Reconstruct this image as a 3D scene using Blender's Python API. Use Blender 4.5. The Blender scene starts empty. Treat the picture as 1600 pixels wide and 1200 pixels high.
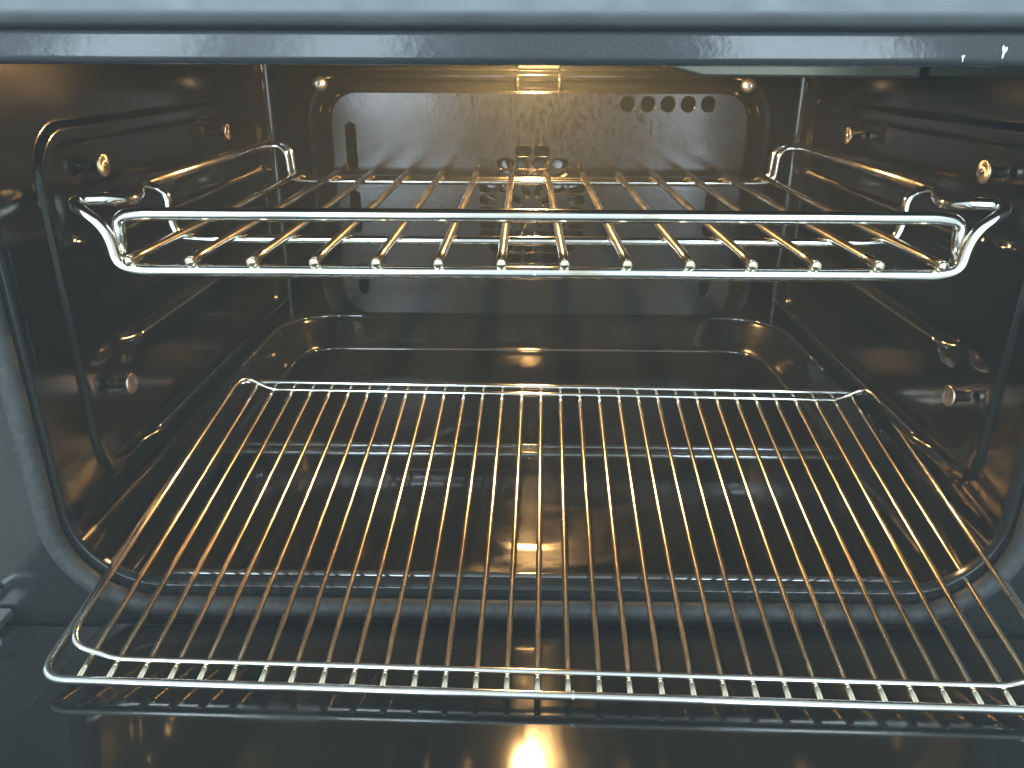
import bpy, bmesh, math, random
from mathutils import Vector, Matrix
random.seed(4)
sc = bpy.context.scene
COL = sc.collection
PI = math.pi

# ------------------------------------------------------------------ camera
YAW, PITCH, ROLL, FPX = math.radians(-0.8108), math.radians(22.4573), math.radians(0.1925), 1223.15
def cam_axes():
    cy, sy, cp, sp = math.cos(YAW), math.sin(YAW), math.cos(PITCH), math.sin(PITCH)
    F = Vector((sy*cp, cy*cp, -sp)); X = Vector((cy, -sy, 0)); U = X.cross(F)
    X2 = X*math.cos(ROLL)+U*math.sin(ROLL); U2 = -X*math.sin(ROLL)+U*math.cos(ROLL)
    return X2, U2, F
cam = bpy.data.objects.new('camera', bpy.data.cameras.new('camera')); COL.objects.link(cam)
X, U, F = cam_axes()
cam.matrix_world = Matrix(((X[0], U[0], -F[0], 0), (X[1], U[1], -F[1], 0), (X[2], U[2], -F[2], 0), (0, 0, 0, 1)))
cam.data.sensor_width = 36; cam.data.lens = 36*FPX/1600
cam.data.clip_start = 0.01; cam.data.clip_end = 50
sc.camera = cam

# ------------------------------------------------------------------ world: a dim room, brighter above than below
w = bpy.data.worlds.new('World'); sc.world = w; w.use_nodes = True
nt = w.node_tree; nt.nodes.clear()
tc = nt.nodes.new('ShaderNodeTexCoord'); sx = nt.nodes.new('ShaderNodeSeparateXYZ')
cr = nt.nodes.new('ShaderNodeValToRGB'); mr = nt.nodes.new('ShaderNodeMapRange')
bg = nt.nodes.new('ShaderNodeBackground'); ow = nt.nodes.new('ShaderNodeOutputWorld')
mr.inputs['From Min'].default_value = -1; mr.inputs['From Max'].default_value = 1
nt.links.new(tc.outputs['Generated'], sx.inputs[0]); nt.links.new(sx.outputs['Z'], mr.inputs['Value'])
nt.links.new(mr.outputs[0], cr.inputs[0]); nt.links.new(cr.outputs[0], bg.inputs[0]); nt.links.new(bg.outputs[0], ow.inputs[0])
els = cr.color_ramp.elements
def zc(deg): return (math.sin(math.radians(deg))+1)/2
stops = [(-90, (.10, .11, .10)), (-36, (.16, .17, .16)), (-28, (.85, .98, .94)), (2, (.80, .92, .90)),
         (14, (.85, 1.0, 1.05)), (22, (1.1, 1.3, 1.4)), (42, (1.2, 1.4, 1.5)), (52, (.9, 1.05, 1.1)), (90, (.6, .68, .7))]
els[0].position = 0; els[0].color = (*stops[0][1], 1)
els[1].position = 1; els[1].color = (*stops[-1][1], 1)
for d, c in stops[1:-1]:
    e = els.new(zc(d)); e.color = (*c, 1)
bg.inputs[1].default_value = 1.0

# windows of the room behind the photographer
def window_light(name, x0, x1, z0, z1, y, L, col):
    ld = bpy.data.lights.new(name, 'AREA'); ld.shape = 'RECTANGLE'; ld.size = x1-x0; ld.size_y = z1-z0
    ld.energy = L*PI*(x1-x0)*(z1-z0); ld.color = col
    o = bpy.data.objects.new(name, ld); COL.objects.link(o)
    o.location = ((x0+x1)/2, y, (z0+z1)/2); o.rotation_euler = (math.radians(90), 0, 0)
    d = Vector((0, .5, -.15))-Vector(o.location); d.x = 0
    o.rotation_euler = d.to_track_quat('-Z', 'Y').to_euler()
WC = (.72, .87, 1.0)
window_light('room_window_light', -1.83, -1.27, -.75, 2.15, -2.5, 15.0, WC)
window_light('room_window_light', -.92, -.47, -.75, 2.15, -2.5, 15.0, WC)
window_light('room_window_light', .76, 1.47, -.75, 2.15, -2.5, 15.0, WC)

sc.view_settings.view_transform = 'Standard'; sc.view_settings.look = 'None'
sc.view_settings.exposure = 0.0; sc.view_settings.gamma = 1.0; sc.view_settings.use_curve_mapping = False
sc.render.engine = 'CYCLES'
sc.cycles.max_bounces = 12; sc.cycles.glossy_bounces = 8; sc.cycles.diffuse_bounces = 4
sc.cycles.sample_clamp_indirect = 12

# ------------------------------------------------------------------ materials
def newmat(name):
    m = bpy.data.materials.new(name); m.use_nodes = True
    return m, m.node_tree, m.node_tree.nodes['Principled BSDF']
def noise_bump(nt, p, scale, strength, dist=.0003, detail=2, vec_scale=None):
    tc = nt.nodes.new('ShaderNodeTexCoord'); n = nt.nodes.new('ShaderNodeTexNoise'); b = nt.nodes.new('ShaderNodeBump')
    n.inputs['Scale'].default_value = scale; n.inputs['Detail'].default_value = detail
    src = tc.outputs['Object']
    if vec_scale:
        mp = nt.nodes.new('ShaderNodeMapping'); mp.inputs['Scale'].default_value = vec_scale
        nt.links.new(src, mp.inputs[0]); src = mp.outputs[0]
    nt.links.new(src, n.inputs['Vector']); nt.links.new(n.outputs[0], b.inputs['Height'])
    b.inputs['Strength'].default_value = strength; b.inputs['Distance'].default_value = dist
    nt.links.new(b.outputs[0], p.inputs['Normal']); return n, src
def mix_color(nt, p, fac, c0, c1, lo=.4, hi=.6):
    r = nt.nodes.new('ShaderNodeValToRGB'); r.color_ramp.elements[0].position = lo; r.color_ramp.elements[1].position = hi
    r.color_ramp.elements[0].color = (*c0, 1); r.color_ramp.elements[1].color = (*c1, 1)
    nt.links.new(fac, r.inputs[0]); nt.links.new(r.outputs[0], p.inputs['Base Color']); return r
def rough_noise(nt, p, src, scale, lo, hi, detail=4):
    n = nt.nodes.new('ShaderNodeTexNoise'); n.inputs['Scale'].default_value = scale; n.inputs['Detail'].default_value = detail
    nt.links.new(src, n.inputs['Vector'])
    m = nt.nodes.new('ShaderNodeMapRange'); m.inputs['From Min'].default_value = .3; m.inputs['From Max'].default_value = .7
    m.inputs['To Min'].default_value = lo; m.inputs['To Max'].default_value = hi
    nt.links.new(n.outputs[0], m.inputs['Value']); nt.links.new(m.outputs[0], p.inputs['Roughness']); return n

def enamel(name, c0, c1, rl, rh, bump=.12, bscale=500, spec=.5):
    m, nt, p = newmat(name)
    n, src = noise_bump(nt, p, bscale, bump, .0002)
    s = nt.nodes.new('ShaderNodeTexNoise'); s.inputs['Scale'].default_value = 1400; s.inputs['Detail'].default_value = 1
    nt.links.new(src, s.inputs['Vector'])
    mix_color(nt, p, s.outputs[0], c0, c1, .55, .75)
    rough_noise(nt, p, src, 18, rl, rh)
    p.inputs['Specular IOR Level'].default_value = spec
    return m
M = {}
M['enamel'] = enamel('black_enamel', (.0030, .0033, .0033), (.010, .0105, .010), .10, .18)
M['floor'] = enamel('floor_enamel', (.0035, .0033, .003), (.009, .0085, .0075), .10, .17, bump=.06)
def film(mat, scale, vs, lo, hi, r0, r1):
    nt = M[mat].node_tree; p = nt.nodes['Principled BSDF']
    tc = nt.nodes.new('ShaderNodeTexCoord'); mp = nt.nodes.new('ShaderNodeMapping'); mp.inputs['Scale'].default_value = vs
    n = nt.nodes.new('ShaderNodeTexNoise'); n.inputs['Scale'].default_value = scale; n.inputs['Detail'].default_value = 6; n.inputs['Distortion'].default_value = .8
    nt.links.new(tc.outputs['Object'], mp.inputs[0]); nt.links.new(mp.outputs[0], n.inputs['Vector'])
    m = nt.nodes.new('ShaderNodeMapRange'); m.inputs['From Min'].default_value = lo; m.inputs['From Max'].default_value = hi
    m.inputs['To Min'].default_value = r0; m.inputs['To Max'].default_value = r1
    nt.links.new(n.outputs[0], m.inputs['Value']); nt.links.new(m.outputs[0], p.inputs['Roughness'])
film('floor', 14, (1, 1.6, 1), .48, .66, .09, .26)
M['rib'] = enamel('polished_rib', (.03, .03, .028), (.05, .048, .045), .05, .09, bump=.02, spec=1.0); M['rib'].node_tree.nodes['Principled BSDF'].inputs['Coat Weight'].default_value = 1
M['face'] = enamel('face_enamel', (.014, .017, .017), (.022, .025, .024), .12, .2, bump=.025)
M['trim'] = enamel('top_trim_enamel', (.024, .030, .033), (.045, .052, .056), .11, .19, bump=.30, bscale=210, spec=.42)

# fan cover: satin enamel with baked-on spots near the top middle
m, nt, p = newmat('fan_cover_enamel'); M['cover'] = m
n, src = noise_bump(nt, p, 300, .2, .0003, 3)
rough_noise(nt, p, src, 25, .13, .22)
spot = nt.nodes.new('ShaderNodeTexNoise'); spot.inputs['Scale'].default_value = 330; spot.inputs['Detail'].default_value = 3
mp = nt.nodes.new('ShaderNodeMapping'); mp.inputs['Scale'].default_value = (1, 1, .45)
nt.links.new(src, mp.inputs[0]); nt.links.new(mp.outputs[0], spot.inputs['Vector'])
gm = nt.nodes.new('ShaderNodeNewGeometry'); zd = nt.nodes.new('ShaderNodeVectorMath'); zd.operation = 'DISTANCE'
zd.inputs[1].default_value = (.030, .73, -.028); nt.links.new(gm.outputs['Position'], zd.inputs[0])
zone = nt.nodes.new('ShaderNodeMapRange'); zone.inputs['From Min'].default_value = .02; zone.inputs['From Max'].default_value = .13
zone.inputs['To Min'].default_value = 1; zone.inputs['To Max'].default_value = .72; nt.links.new(zd.outputs['Value'], zone.inputs['Value'])
mul = nt.nodes.new('ShaderNodeMath'); mul.operation = 'MULTIPLY'
nt.links.new(spot.outputs[0], mul.inputs[0]); nt.links.new(zone.outputs[0], mul.inputs[1])
mix_color(nt, p, mul.outputs[0], (.0065, .0068, .0068), (.003, .0028, .0025), .46, .57)
sm = nt.nodes.new('ShaderNodeMapRange'); sm.inputs['From Min'].default_value = .46; sm.inputs['From Max'].default_value = .57
sm.inputs['To Min'].default_value = .46; sm.inputs['To Max'].default_value = .22
nt.links.new(mul.outputs[0], sm.inputs['Value']); nt.links.new(sm.outputs[0], p.inputs['Specular IOR Level'])

def metal(name, col, r, bump=0, anis=0):
    m, nt, p = newmat(name); p.inputs['Base Color'].default_value = (*col, 1); p.inputs['Metallic'].default_value = 1
    n, src = noise_bump(nt, p, 900, bump or .03, .0001)
    rough_noise(nt, p, src, 60, r*.8, r*1.25)
    if name in ('rod_steel', 'rail_steel', 'bright_steel'):   # heat tint and baked-on film in patches
        t = nt.nodes.new('ShaderNodeTexNoise'); t.inputs['Scale'].default_value = 45; t.inputs['Detail'].default_value = 5
        nt.links.new(src, t.inputs['Vector'])
        k = .62 if name != 'bright_steel' else .82
        mix_color(nt, p, t.outputs[0], col, (col[0]*k, col[1]*k*.88, col[2]*k*.72), .50, .72)
    return m
M['steel'] = metal('bright_steel', (.74, .745, .72), .13)
M['rod'] = metal('rod_steel', (.88, .79, .60), .17)  # gold of the lamp light partly tinted into the base colour
M['rail'] = metal('rail_steel', (.80, .77, .70), .20)
M['stud'] = metal('turned_steel', (.66, .56, .46), .27)
_p = M['stud'].node_tree.nodes['Principled BSDF']; _p.inputs['Anisotropic'].default_value = .8
_t = M['stud'].node_tree.nodes.new('ShaderNodeTangent'); _t.direction_type = 'RADIAL'; _t.axis = 'X'
M['stud'].node_tree.links.new(_t.outputs[0], _p.inputs['Tangent'])
M['screw'] = metal('screw_steel', (.85, .87, .86), .36)
M['panel'] = metal('panel_steel', (.15, .172, .185), .55); M['panel'].node_tree.nodes['Principled BSDF'].inputs['Metallic'].default_value = .6
M['dullsteel'] = metal('fan_steel', (.45, .42, .38), .35)
m, nt, p = newmat('grey_rubber'); M['rubber'] = m
n, src = noise_bump(nt, p, 300, .15, .0004, 4); mix_color(nt, p, n.outputs[0], (.018, .022, .022), (.032, .037, .037))
p.inputs['Roughness'].default_value = .62
m, nt, p = newmat('door_glass_black'); M['glass'] = m
p.inputs['Base Color'].default_value = (.012, .014, .013, 1)
n, src = noise_bump(nt, p, 90, .02, .0002); rough_noise(nt, p, src, 30, .07, .13)
p.inputs['Specular IOR Level'].default_value = .40
film('glass', 16, (1, .35, 1), .50, .70, .07, .22)
m, nt, p = newmat('dark_void'); M['dark'] = m
p.inputs['Base Color'].default_value = (.01, .01, .01, 1); p.inputs['Roughness'].default_value = .8
m, nt, p = newmat('grill_sheath'); M['sheath'] = m
p.inputs['Base Color'].default_value = (.12, .125, .10, 1); p.inputs['Roughness'].default_value = .35; p.inputs['Metallic'].default_value = .7
m, nt, p = newmat('lamp_glow'); M['lamp'] = m
p.inputs['Base Color'].default_value = (1, .8, .5, 1)
p.inputs['Emission Color'].default_value = (1, .55, .19, 1); p.inputs['Emission Strength'].default_value = 1350
m, nt, p = newmat('ceramic'); M['ceramic'] = m
p.inputs['Base Color'].default_value = (.07, .066, .06, 1); p.inputs['Roughness'].default_value = .5
m, nt, p = newmat('kitchen_floor'); M['kfloor'] = m
n, src = noise_bump(nt, p, 12, .1, .001, 5); mix_color(nt, p, n.outputs[0], (.16, .15, .13), (.22, .2, .18)); p.inputs['Roughness'].default_value = .5
m, nt, p = newmat('limescale'); M['lime'] = m
p.inputs['Base Color'].default_value = (.6, .66, .68, 1); p.inputs['Roughness'].default_value = .5

# ------------------------------------------------------------------ helpers
def tag(o, label=None, cat=None, group=None, kind=None):
    for k, v in (('label', label), ('category', cat), ('group', group), ('kind', kind)):
        if v: o[k] = v
    return o
def empty(name, loc, rot=None):
    o = bpy.data.objects.new(name, None); COL.objects.link(o); o.location = loc; o.empty_display_size = .05
    return o
ORIG = {}
def base(parent):
    v = Vector((0, 0, 0))
    while parent: v += Vector(parent.location); parent = parent.parent
    return v
def link(name, me, mat, parent=None, smooth=True, bev=0, segs=2):
    """mesh in world coordinates -> object under parent (empties are unrotated)"""
    if parent:
        me.transform(Matrix.Translation(-base(parent)))
    o = bpy.data.objects.new(name, me); COL.objects.link(o)
    me.materials.append(M[mat] if isinstance(mat, str) else mat)
    if smooth: me.polygons.foreach_set('use_smooth', [True]*len(me.polygons))
    if parent: o.parent = parent
    if bev:
        b = o.modifiers.new('Bevel', 'BEVEL'); b.width = bev; b.segments = segs; b.limit_method = 'ANGLE'; b.angle_limit = math.radians(35)
        wn = o.modifiers.new('wn', 'WEIGHTED_NORMAL')
    me.update(); return o
def mesh(name, vs, fs):
    me = bpy.data.meshes.new(name); me.from_pydata([tuple(v) for v in vs], [], fs); me.validate(); return me
class MB:
    def __init__(s): s.v = []; s.f = []
    def add(s, vs, fs):
        o = len(s.v); s.v += [Vector(v) for v in vs]; s.f += [tuple(i+o for i in f) for f in fs]; return s
    def box(s, a, b):
        (x0, y0, z0), (x1, y1, z1) = a, b
        vs = [(x0, y0, z0), (x1, y0, z0), (x1, y1, z0), (x0, y1, z0), (x0, y0, z1), (x1, y0, z1), (x1, y1, z1), (x0, y1, z1)]
        return s.add(vs, [(0, 3, 2, 1), (4, 5, 6, 7), (0, 1, 5, 4), (1, 2, 6, 5), (2, 3, 7, 6), (3, 0, 4, 7)])
    def tube(s, pts, r, n=16, closed=False, dome=True):
        pts = [Vector(p) for p in pts]; N = len(pts)
        T = []
        for i in range(N):
            a = pts[(i-1) % N] if (closed or i > 0) else pts[i]; b = pts[(i+1) % N] if (closed or i < N-1) else pts[i]
            T.append((b-a).normalized())
        ref = Vector((0, 0, 1)) if abs(T[0].z) < .9 else Vector((1, 0, 0))
        u = (ref-T[0]*ref.dot(T[0])).normalized(); rings = []
        for i in range(N):
            u = (u-T[i]*u.dot(T[i])).normalized(); v = T[i].cross(u)
            rr = r[i] if isinstance(r, (list, tuple)) else r
            rings.append((pts[i], u.copy(), v, rr, T[i]))
        if not closed and dome:
            k = .25*rings[0][3]
            p, uu, v, rr, t = rings[0]; rings = [(p-t*k, uu, v, rr*.7, t)]+rings
            p, uu, v, rr, t = rings[-1]; rings = rings+[(p+t*k, uu, v, rr*.7, t)]
        vs = []; fs = []; Q = len(rings)
        for p, uu, v, rr, t in rings:
            for k in range(n):
                a = 2*PI*k/n; vs.append(p+(uu*math.cos(a)+v*math.sin(a))*rr)
        for i in range(Q if closed else Q-1):
            j = (i+1) % Q
            for k in range(n):
                fs.append((i*n+k, i*n+(k+1) % n, j*n+(k+1) % n, j*n+k))
        if not closed:
            fs.append(tuple(reversed(range(n)))); fs.append(tuple((Q-1)*n+k for k in range(n)))
        return s.add(vs, fs)
    def lathe(s, prof, c, axis, n=32):
        axis = Vector(axis).normalized(); ref = Vector((0, 0, 1)) if abs(axis.z) < .9 else Vector((1, 0, 0))
        u = (ref-axis*ref.dot(axis)).normalized(); v = axis.cross(u); c = Vector(c); vs = []; fs = []
        for r, h in prof:
            for k in range(n):
                a = 2*PI*k/n; vs.append(c+axis*h+(u*math.cos(a)+v*math.sin(a))*max(r, 1e-5))
        for i in range(len(prof)-1):
            for k in range(n): fs.append((i*n+k, i*n+(k+1) % n, (i+1)*n+(k+1) % n, (i+1)*n+k))
        return s.add(vs, fs)
    def build(s, name, mat, parent=None, **kw):
        return link(name, mesh(name, s.v, s.f), mat, parent, **kw)
def fillet(pts, r, seg=6, closed=False):
    pts = [Vector(p) for p in pts]; N = len(pts); out = []
    rs = r if isinstance(r, (list, tuple)) else [r]*N
    for i in range(N):
        if not closed and i in (0, N-1): out.append(pts[i]); continue
        a, b, c = pts[(i-1) % N], pts[i], pts[(i+1) % N]
        d = min(rs[i], (a-b).length*.49, (c-b).length*.49)
        if d < 1e-5: out.append(b); continue
        p0 = b+(a-b).normalized()*d; p1 = b+(c-b).normalized()*d
        for k in range(seg+1):
            t = k/seg; out.append(p0*(1-t)**2+b*2*t*(1-t)+p1*t*t)
    return out
def rrect(x0, x1, z0, z1, r, seg=8):
    out = []
    for cx, cz, a0 in ((x1-r, z1-r, 0), (x0+r, z1-r, 90), (x0+r, z0+r, 180), (x1-r, z0+r, 270)):
        for k in range(seg+1):
            a = math.radians(a0+90*k/seg); out.append((cx+r*math.cos(a), cz+r*math.sin(a)))
    return out
def capsule(cx, cz, w, h, ang=0, seg=8):
    r = min(w, h)/2; pts = rrect(-w/2, w/2, -h/2, h/2, r*.999, seg)
    c, s = math.cos(ang), math.sin(ang)
    return [(cx+x*c-z*s, cz+x*s+z*c) for x, z in pts]
def plate(name, outlines, yfront, thick, mat, parent, bevel=.0006):
    """flat plate in the xz plane with holes: outlines[0] is the rim, the rest are cut out"""
    cu = bpy.data.curves.new(name, 'CURVE'); cu.dimensions = '2D'; cu.fill_mode = 'BOTH'
    cu.extrude = thick/2-bevel; cu.bevel_depth = bevel; cu.bevel_resolution = 2; cu.offset = -bevel
    for ol in outlines:
        sp = cu.splines.new('POLY'); sp.points.add(len(ol)-1)
        for q, (x, z) in zip(sp.points, ol): q.co = (x, z, 0, 1)
        sp.use_cyclic_u = True
    tmp = bpy.data.objects.new('tmp', cu); COL.objects.link(tmp)
    bpy.context.view_layer.update()
    me = bpy.data.meshes.new_from_object(tmp.evaluated_get(bpy.context.evaluated_depsgraph_get()))
    bpy.data.objects.remove(tmp); bpy.data.curves.remove(cu)
    me.transform(Matrix.Translation((0, yfront+thick/2, 0)) @ Matrix.Rotation(PI/2, 4, 'X'))
    me.materials.clear()
    o = link(name, me, mat, parent, smooth=True)
    e = o.modifiers.new('es', 'EDGE_SPLIT'); e.split_angle = math.radians(40)
    return o
def sst(a, b, x):
    t = max(0, min(1, (x-a)/(b-a))); return t*t*(3-2*t)
def lramp(a, b, x, r):
    t = (x-a)/(b-a); k = r/(b-a)
    def sp(u): return 0 if u < -k else (u if u > k else (u+k)**2/(4*k))
    return sp(t)-sp(t-1)
def sd_rr(x, y, x0, x1, y0, y1, r):
    cx, cy = (x0+x1)/2, (y0+y1)/2; qx = abs(x-cx)-(x1-x0)/2+r; qy = abs(y-cy)-(y1-y0)/2+r
    return math.hypot(max(qx, 0), max(qy, 0))+min(max(qx, qy), 0)-r

# ------------------------------------------------------------------ the oven
CX = .0075
XL, XR, YF, YB = -.235, .2505, .347, .745
ZT, ZL, ZF = .036, -.232, -.2620          # ceiling, ledge round the floor pan, floor pan
oven = empty('oven', (CX, .545, -.30))
tag(oven, 'black enamel oven cavity with its lamp lit and door open, holding both wire racks', 'oven')

# floor: pan pressed into the bottom, sloping walls, cross ridge, bead at the sill
def floor_z(x, y):
    d = -sd_rr(x, y, XL+.001, XR-.001, -.2, YB-.004, .055)
    z = ZL+(ZF-ZL)*lramp(.003, .020, d, .0034)
    inx = sst(.012, .04, d)
    # shallow round heater dome
    rr = math.hypot((x-CX), (y-.475)); 
    z += .0006*inx*(1-sst(.086, .094, rr))*(1-(sst(.474, .4795, y)-sst(.5055, .512, y)))
    return z
def grid(name, us, vs, fn, mat, parent, flip=False):
    V = [fn(a, b) for b in vs for a in us]; n = len(us); Fs = []
    for j in range(len(vs)-1):
        for i in range(n-1):
            q = (j*n+i, j*n+i+1, (j+1)*n+i+1, (j+1)*n+i); Fs.append(q[::-1] if flip else q)
    return link(name, mesh(name, V, Fs), mat, parent)
def lin(a, b, n): return [a+(b-a)*i/n for i in range(n+1)]
grid('cavity_floor', lin(XL-.001, XR+.001, 300), lin(YF-.001, YB+.001, 330), lambda x, y: (x, y, floor_z(x, y)), 'floor', oven)

for (y, rr) in ((.5130, .0024), (.5010, .0024), (.3560, .0026)):
    w2 = .226 if y > .4 else .206
    dzc = .0002 if y > .4 else .0005
    MB().tube([(CX-w2, y, ZF-.0012+dzc), (CX-w2+.015, y, ZF+dzc), (CX+w2-.015, y, ZF+dzc), (CX+w2, y, ZF-.0012+dzc)], rr, 16).build('floor_rib', 'rib', oven)
def pan_path(ins, z, rad):
    x0, x1, y1 = XL+.001+ins, XR-.001-ins, YB-.004-ins; rad = max(rad-ins, .01)
    p = [(x0, .60, z)]
    for cx, a0 in ((x0+rad, 180), (x1-rad, 90)):
        for k in range(13):
            a = math.radians(a0-90*k/12); p.append((cx+rad*math.cos(a), y1-rad+rad*math.sin(a), z))
    return p+[(x1, .60, z)]
pb = MB(); pb.tube(pan_path(.0035, ZL-.0014, .055), .0019, 14); pb.build('pan_rim', 'rib', oven)
pb = MB(); pb.tube(pan_path(.0205, ZF+.0002, .055), .0016, 14); pb.build('pan_rim', 'rib', oven)
# side walls: pressed border rib with rounded corners, three guide ledges
def wall_e(y, z):
    d = -sd_rr(y, z, .380, .732, -.2262, -.029, .030)
    e = .0028*(sst(0, .003, d)-sst(.0095, .0125, d))-.0022*sst(.0095, .0125, d)
    inside = sst(.012, .016, d)
    for z0 in (-.0905, -.1530, -.2155):
        yy = sst(.424, .447, y)*(1-sst(.735, .742, y))
        up = 1-sst(z0-.0005, z0+.0018, z)
        dn = sst(z0-.016, z0-.002, z) if z0 > -.2 else sst(z0-.012, z0-.001, z)
        e += .0050*yy*up*dn
    # short front stop of each ledge
    for z0 in (-.0905, -.1530, -.2155):
        e += .0025*math.exp(-((y-.412)/.008)**2-((z-z0)/.0025)**2)
    return e
RC = .007
def side(sgn):
    xw = XR if sgn > 0 else XL
    ys = lin(YF-.001, YB-RC, 300)
    arc = [('a', PI/2*k/8) for k in range(1, 9)]
    us = ys+arc; zs = lin(ZT+.004, ZL-.006, 220)
    def fn(u, z):
        if isinstance(u, tuple):
            a = u[1]; return (xw-sgn*RC*(1-math.cos(a)), YB-RC+RC*math.sin(a), z)
        return (xw-sgn*wall_e(u, z), u, z)
    return grid('side_wall', us, zs, fn, 'enamel', oven, flip=(sgn > 0))
side(-1); side(1)
for sg, xw in ((1, XL), (-1, XR)):
    for z0 in (-.0905, -.1530, -.2155):
        MB().tube([(xw+sg*.0015, .436, z0-.002), (xw+sg*.0046, .4475, z0), (xw+sg*.0046, .738, z0)], .0011, 12).build('guide_ledge', 'rib', oven)
MB().box((XL-.002, YB, ZL-.03), (XR+.002, YB+.004, ZT+.006)).build('rear_wall', 'enamel', oven)
MB().box((XL-.004, YF+.01, ZT), (XR+.004, YB+.004, ZT+.004)).build('ceiling_panel', 'enamel', oven)

# fan cover: dished plate with punched slots
FX0, FX1, FZ0, FZ1, FY = -.172, .197, -.228, -.0258, .7315
outs = [rrect(FX0, FX1, FZ0, FZ1, .024, 10)]
for k in range(5): outs.append(capsule(.0905+.0176*k, -.0350, .0118, .0125))
outs.append(capsule(-.1555, -.0722, .0088, .041)); outs.append(capsule(-.1555, -.130, .0088, .038)); outs.append(capsule(-.153, -.193, .0088, .030))
outs.append(capsule(.172, -.130, .0105, .040)); outs.append(capsule(.173, -.193, .0088, .030))
fc = (.0075, -.1245)
row = 0; z = -.0752
while z > -.178:
    dz = z-fc[1]; half = math.sqrt(max(.0575**2-dz*dz, 0)); n = int((2*half-.002)/.0163)
    if row == 0: n = 2
    if row in (1, 2): n = 4
    if n % 2 and row < 3: n -= 1
    for k in range(n):
        x = fc[0]+(k-(n-1)/2)*.0163
        if math.hypot(x-fc[0], dz) < .027: continue
        outs.append(capsule(x, z, .0146, .0086))
    row += 1; z -= .0109
for k in range(8):
    a = 2*PI*(k+.5)/8; outs.append(capsule(fc[0]+.0148*math.cos(a), fc[1]+.0148*math.sin(a), .0125, .0052, a))
cover = plate('fan_cover', outs, FY-.0022, .0022, 'cover', oven, .0008)
def ring_loft(loops, name, mat, parent):
    n = len(loops[0][0]); vs = []; fs = []
    for lp, y in loops: vs += [(x, y, z) for x, z in lp]
    for i in range(len(loops)-1):
        for k in range(n): fs.append((i*n+k, i*n+(k+1) % n, (i+1)*n+(k+1) % n, (i+1)*n+k))
    return link(name, mesh(name, vs, fs), mat, parent)
L = []
for t, y in ((0, FY-.0013), (.08, FY-.0011), (.22, FY+.0003), (.60, FY+.0075), (.80, FY+.0105), (1.0, FY+.0118), (1.5, FY+.0122)):
    g = .016*t; L.append((rrect(FX0-g, FX1+g, FZ0-g, FZ1+g*.8, .024+g, 10), y))
fl = ring_loft(L, 'cover_flange', 'cover', cover)
# clips each side of the lamp opening and the rolled bead above the cover
for x in (-.0062, .0300):
    b = MB(); b.tube(fillet([(x, .735, -.011), (x, .728, -.0125), (x, .7265, -.0215), (x, .731, -.0235)], .003), .0011, 10)
    b.box((x-.0012, .7285, -.0225), (x+.0012, .7305, -.0120)); b.build('clip', 'rib', oven)
b = MB(); b.tube([(XL+.02, .737, -.0125), (XR-.02, .737, -.0125)], .0042, 20); b.build('rear_bead', 'enamel', oven)
# fan behind the cover
fan = MB()
fan.lathe([(0, -.004), (.008, -.004), (.011, -.002), (.011, .004), (.0, .004)], (fc[0], .7385, fc[1]), (0, 1, 0))
fan.build('fan_hub', 'dullsteel', oven)
for k in range(14):
    a = 2*PI*k/14+.1; c, s = math.cos(a), math.sin(a)
    b = MB(); P = []
    for r, tw in ((.012, .3), (.030, .2), (.052, .1)):
        a2 = a+tw
        for dy, da in ((-.0045, .0), (.0045, .12)):
            P.append((fc[0]+r*math.cos(a2+da), .7385+dy, fc[1]+r*math.sin(a2+da)))
    b.add(P, [(0, 1, 3, 2), (2, 3, 5, 4)]); o = b.build('fan_blade', 'dullsteel', oven)
    so = o.modifiers.new('s', 'SOLIDIFY'); so.thickness = .0008

# screws on the rear wall and studs on the side walls
for p in ((-.1800, .7290, -.0192), (.1945, .7290, -.0197)):
    b = MB(); b.lathe([(.0062, .006), (.0062, .001), (.0052, -.0012), (.003, -.0028), (0.0012, -.0033), (.0006, -.0025), (0, -.0024)], p, (0, 1, 0))
    b.build('screw', 'screw', oven)
def stud(x, y, z, sgn):
    b = MB(); b.lathe([(.0, .0002), (.0006, .0004), (.0008, .0), (.0030, -.0001), (.0056, -.0002), (.0058, -.00025), (.0062, -.0007), (.0062, -.0022), (.0035, -.0030), (.0033, -.012)], (x, y, z), (-sgn, 0, 0))
    o = b.build('stud', 'stud', oven); d = Vector((x, y, z))-Vector(oven.location); o.data.transform(Matrix.Translation(-d)); o.location = d
for (y, z) in ((.4347, -.0533), (.6274, -.0513), (.4200, -.1752)): stud(-.2275, y, z, -1)
for (y, z) in ((.4227, -.0528), (.6094, -.0506), (.4073, -.1732)): stud(.2385, y, z, 1)

# grill element under the ceiling, hidden lamp
el = MB()
pts = fillet([(.125, .735, -.002), (.10, .70, -.002), (.215, .60, -.002), (.215, .44, -.002), (.10, .42, -.001)], .03, 8)
MB().tube([(.215, .70, .009), (.215, .40, .009)], .004).build('grill_element', 'sheath', oven)
MB().tube([(-.19, .70, .009), (-.19, .40, .009)], .004).build('grill_element', 'sheath', oven)
b = MB(); b.add([(.075, .532, .000), (.112, .532, -.0092), (.249, .532, -.0098), (.249, .532, .010), (.075, .532, .010), (.075, .550, .000), (.112, .550, -.0092), (.249, .550, -.0098), (.249, .550, .010), (.075, .550, .010)], [(0, 1, 2, 3, 4), (9, 8, 7, 6, 5), (0, 5, 6, 1), (1, 6, 7, 2), (2, 7, 8, 3), (3, 8, 9, 4), (4, 9, 5, 0)]); 
b.build('grill_rail', 'sheath', oven, bev=.002)
LP = Vector((.0080, .662, .021))
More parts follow.
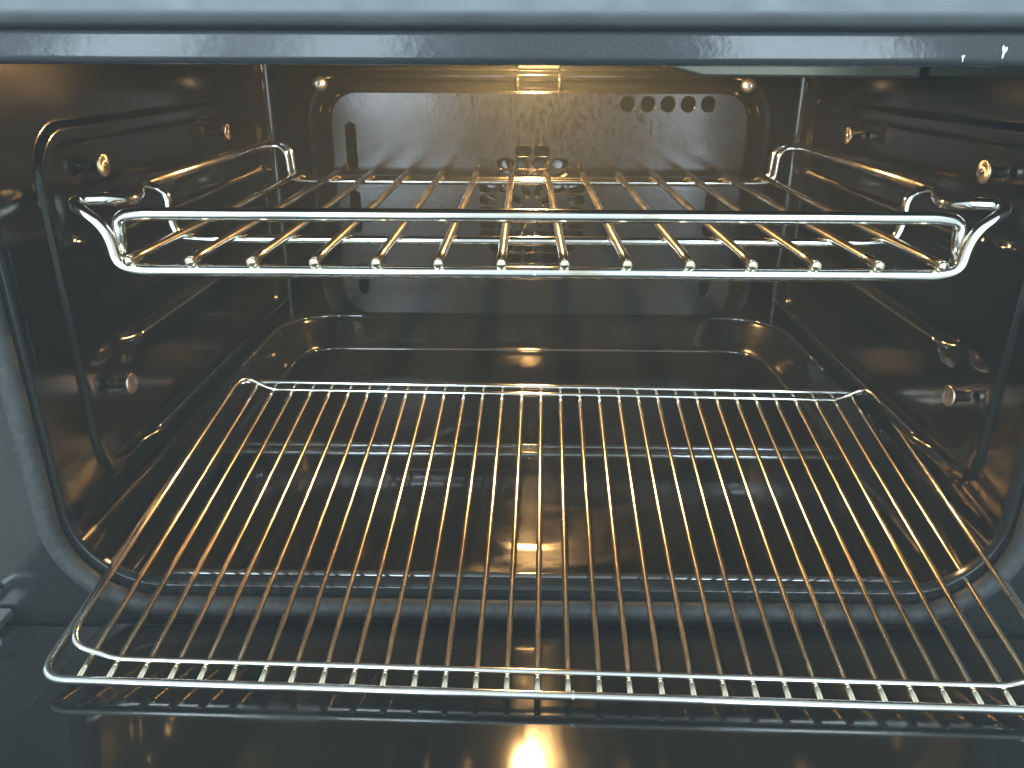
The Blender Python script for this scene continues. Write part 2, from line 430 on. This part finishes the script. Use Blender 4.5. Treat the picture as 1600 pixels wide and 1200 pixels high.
lamp = MB().lathe([(.0, .0), (.022, .0), (.024, .002), (.024, .008), (.019, .010), (.014, .010)], (LP.x, LP.y, ZT-.0001), (0, 0, -1)).build('lamp_socket', 'ceramic', oven)
b = MB(); pr = [(.0108*math.sin(PI*k/14), .011*math.cos(PI*k/14)) for k in range(15)]; b.lathe(pr, LP, (0, 0, 1), 24)
b.build('lamp_bulb', 'lamp', lamp)
MB().box((-.0065, .7375, -.0070), (.0305, .7460, .0320)).build('lamp_reflector', 'ceramic', lamp, bev=.002)

# front frame: face plate with rounded opening
fr_out = rrect(-.40, .412, -.33, .30, .004, 6)
hole = rrect(-.2365, .2485, -.2605, .028, .046, 12)
plate('front_frame', [fr_out, hole], .3445, .004, 'face', oven, .0008)
# sill lip linking opening and cavity
L = [(rrect(-.2365, .2485, -.2605, .028, .046, 12), .3450), (rrect(-.2358, .2478, -.2595, .0285, .044, 12), .3462), (rrect(-.2348, .2468, -.2585, .029, .040, 12), .3500)]
ring_loft(L, 'mouth_lip', 'face', oven)
# door seal
g = [(x, .3395, z) for x, z in rrect(-.2425, .2545, -.2700, .055, .052, 14)]
MB().tube(g, .0052, 16, closed=True).build('door_seal', 'rubber', oven)
# top trim: profile swept across
def sweep(name, prof, x0, x1, mat, parent, n=1):
    prof = fillet([(0, y, z) for y, z in prof], .0018, 5); xs = lin(x0, x1, n); vs = []; fs = []; m = len(prof)
    for x in xs: vs += [(x, p.y, p.z) for p in prof]
    for i in range(n):
        for k in range(m-1): fs.append((i*m+k, i*m+k+1, (i+1)*m+k+1, (i+1)*m+k))
    return link(name, mesh(name, vs, fs), mat, parent)
sweep('top_trim', [(.362, .036), (.354, .010), (.3475, -.0006), (.3385, -.0022), (.3360, .0005), (.3385, .0107), (.3430, .0112), (.3435, .0120)], -.40, .412, 'trim', oven)
sweep('control_panel', [(.3436, .0118), (.3400, .0122), (.3360, .0132), (.3330, .0165), (.3315, .030), (.3310, .12)], -.40, .412, 'panel', oven)
for (x, z, s, a) in ((.1880, .0040, 1.0, .5), (.1722, .0015, .55, -.3)):
    b = MB(); vs = []; n = 14
    for k in range(n):
        t = 2*PI*k/n; r = (.0011+.0005*math.sin(3*t+a))*s; px = r*math.cos(t)*.8+.5*r*math.sin(t)*.5; pz = r*math.sin(t)*1.9
        yy = .3360+(.0025/.0102)*(z+pz-.0005)
        vs.append((x+px, yy-.0001-.0003*0, z+pz))
    c = (x, .3360+(.0025/.0102)*(z-.0005)-.0005, z); vs.append(c)
    b.add(vs, [(k, (k+1) % n, n) for k in range(n)]); b.build('limescale_mark', 'lime', oven)

# the open door, hinged below the mouth, rising slightly toward the viewer
TH = math.radians(7.2); HY, HZ = .3365, -.2780
def dp(x, s, h): # s = distance from hinge toward viewer, h = height above the glass
    return (x, HY-s*math.cos(TH)+h*math.sin(TH), HZ+s*math.sin(TH)+h*math.cos(TH))
def door_slab(name, x0, x1, s0, s1, h0, h1, mat, parent, bev, segs=4):
    b = MB().box((x0, s0, h0), (x1, s1, h1)); b.v = [Vector(dp(*v)) for v in b.v]
    b.f = [f[::-1] for f in b.f]
    return b.build(name, mat, parent, bev=bev, segs=segs)
door = door_slab('oven_door', -.30, .312, -.0055, .42, -.042, -.0060, 'face', oven, .004)
door_slab('door_glass', -.2225, .2345, .0015, .395, -.0055, .0, 'glass', door, .0045, 6)
for x in (-.2815, .2935):
    b = MB(); b.box((x-.005, .330, -.281), (x+.005, .343, -.2765))
    b.tube(fillet([(x, .343, -.264), (x, .333, -.266), (x, .320, -.276)], .006), .0022, 10)
    b.build('hinge', 'screw', oven, bev=.001)

# ------------------------------------------------------------------ upper rack
UC = .0062
up = empty('wire_rack', (UC, .545, -.101))
tag(up, 'heavy upper wire rack with raised side rails and fourteen thick rods', 'oven rack')
def upt(hx, y, z, s): return (UC+s*hx, y, z)
RB = .0033
def mirror_path(half):
    return [upt(h, y, z, -1) for h, y, z in half[::-1]]+[upt(h, y, z, 1) for h, y, z in half]
rail = [(.2, .3835, -.0983), (.2105, .3835, -.0955), (.2118, .3835, -.083), (.2150, .3832, -.0752), (.2225, .3835, -.0695), (.2285, .3870, -.0662), (.2265, .3930, -.0650),
        (.2150, .3975, -.0652), (.2085, .4060, -.0668), (.2125, .4230, -.0668), (.2240, .4480, -.0662), (.2272, .4750, -.0668), (.2272, .6950, -.0675)]
MB().tube(fillet(mirror_path(rail[:1])+[], .001), RB) if False else None
hb = [(.0, .3835, -.0983)]+rail[:6]
full = [upt(h, y, z, -1) for h, y, z in rail[:-1][::-1]]+[upt(h, y, z, 1) for h, y, z in rail[:-1]]
for sg in (-1, 1):
    MB().tube([upt(.2272, .4740, -.0668, sg), upt(.2272, .60, -.0670, sg), upt(.2272, .7060, -.0675, sg)], .0035, 18).build('side_rail', 'rail', up)
MB().tube(fillet(full, .007, 7), RB, 18).build('front_frame_wire', 'steel', up)
tb = [(.1985, .3900, -.0712), (.2095, .3900, -.0730), (.2100, .3885, -.0925)]
MB().tube(fillet(mirror_path(tb), .009, 8), .0034, 18).build('front_bar', 'steel', up)
mid = [(.192, .4548, -.0975), (.2090, .4548, -.0968), (.2125, .4548, -.0860), (.2120, .4548, -.0715), (.2200, .4550, -.0672), (.2272, .4590, -.0685)]
MB().tube(fillet(mirror_path(mid), .008, 8), .0027, 16).build('cross_wire', 'steel', up)
for y in (.7080, .6925):
    re_ = [(.19, y, -.0972), (.2090, y, -.0962), (.2105, y, -.0740), (.2160, y, -.0678), (.2272, y-.004, -.0680)]
    MB().tube(fillet(mirror_path(re_), .007, 8), .0027, 16).build('cross_wire', 'steel', up)
# shared rod mesh
r0 = None
for i in range(14):
    x = .0047+.031*(i-6.5)
    if r0 is None:
        r0 = MB().tube([(x, .3795, -.0929), (x, .40, -.0926), (x, .55, -.0930), (x, .7115, -.0925)], .0026, 16).build('rod', 'rod', up)
        continue
    c = r0.copy(); COL.objects.link(c); c.parent = up; c.location = (.031*i+random.uniform(-.0003, .0003), 0, 0)
MB().tube([(.0052, .3835, -.0983), (.0062, .3835, -.0983)], .0037, 16, dome=True).build('weld', 'steel', up)

# ------------------------------------------------------------------ lower rack, pulled out and tipped onto the open door
RS = .985
A = RS*Vector((.02107669, .52990398, -.22972051)); B = RS*Vector((.01547443, .28704171, -.2666422))
yaw = -.02302503; ax = Vector((math.cos(yaw), math.sin(yaw), -.0006748)).normalized()
dv = (B-A).normalized(); upv = dv.cross(ax).normalized()
if upv.z < 0: upv = -upv
LEN = (B-A).length
def lp(x, s, h=0): return A+ax*x+dv*s+upv*h
low = empty('wire_rack', tuple(A+dv*LEN/2-Vector((0, 0, .004))))
tag(low, 'thin closely spaced lower wire rack pulled forward, tipped over the open door', 'oven rack')
def P(l): return [lp(*q) for q in l]
ho = .2355; RO = .00205; EO = .0118
MB().tube(fillet(P([(-ho, -EO, .0018), (ho, -EO, .0018), (ho, LEN+EO, .0018), (-ho, LEN+EO, .0018)]), .013, 8, closed=True), RO, 16, closed=True).build('outer_frame', 'steel', low)
hk, hs, RI = .2045, .2255, .00155
oc = []
for sx_, s0, sg in ((-1, 0, 1), (1, 0, 1), (1, LEN, -1), (-1, LEN, -1)):
    k = (sx_*hk, s0, .0027); c1 = (sx_*(hs-.004), s0+sg*-.0005, .0120); c2 = (sx_*hs, s0+sg*.010, .0130)
    seq = [c2, c1, k] if (sx_ < 0 and sg > 0) or (sx_ > 0 and sg < 0) else [k, c1, c2]
    oc += seq
MB().tube(fillet(P(oc), .006, 6, closed=True), RI, 14, closed=True).build('raised_frame', 'steel', low)
l0 = None
for i in range(-1, 31):
    x = .0143*RS*(i-14.5)
    if l0 is None:
        l0 = MB().tube(P([(x, -EO, 0), (x, .002, 0), (x, LEN*.5, 0), (x, LEN-.002, 0), (x, LEN+EO, 0)]), .00152, 12).build('rod', 'rod', low)
        x0 = x; continue
    c = l0.copy(); COL.objects.link(c); c.parent = low; c.location = ax*(x-x0+random.uniform(-.00022, .00022)); c.rotation_euler = (0, 0, random.uniform(-.0012, .0012))
for (x) in (.009,):
    MB().tube(P([(x-.0005, LEN+EO, .0018), (x+.0005, LEN+EO, .0018)]), .0024, 14).build('weld', 'steel', low)

# ------------------------------------------------------------------ thin haze volume added round oven and camera, standing in for lens veil
hz = MB().box((-1.4, -1.3, -1.4), (1.4, 1.0, 1.3)).build('veil_haze', 'dark', smooth=False)
hm = bpy.data.materials.new('veil_volume'); hm.use_nodes = True; hn = hm.node_tree; hn.nodes.clear()
ho_ = hn.nodes.new('ShaderNodeOutputMaterial'); pv = hn.nodes.new('ShaderNodeVolumePrincipled')
pv.inputs['Color'].default_value = (.80, .96, 1.0, 1); pv.inputs['Density'].default_value = .108; pv.inputs['Anisotropy'].default_value = .2
hn.links.new(pv.outputs[0], ho_.inputs['Volume']); hz.data.materials.clear(); hz.data.materials.append(hm)
tag(hz, 'thin pale haze volume added to lift the blacks like lens veil', 'veil_haze', kind='stuff')
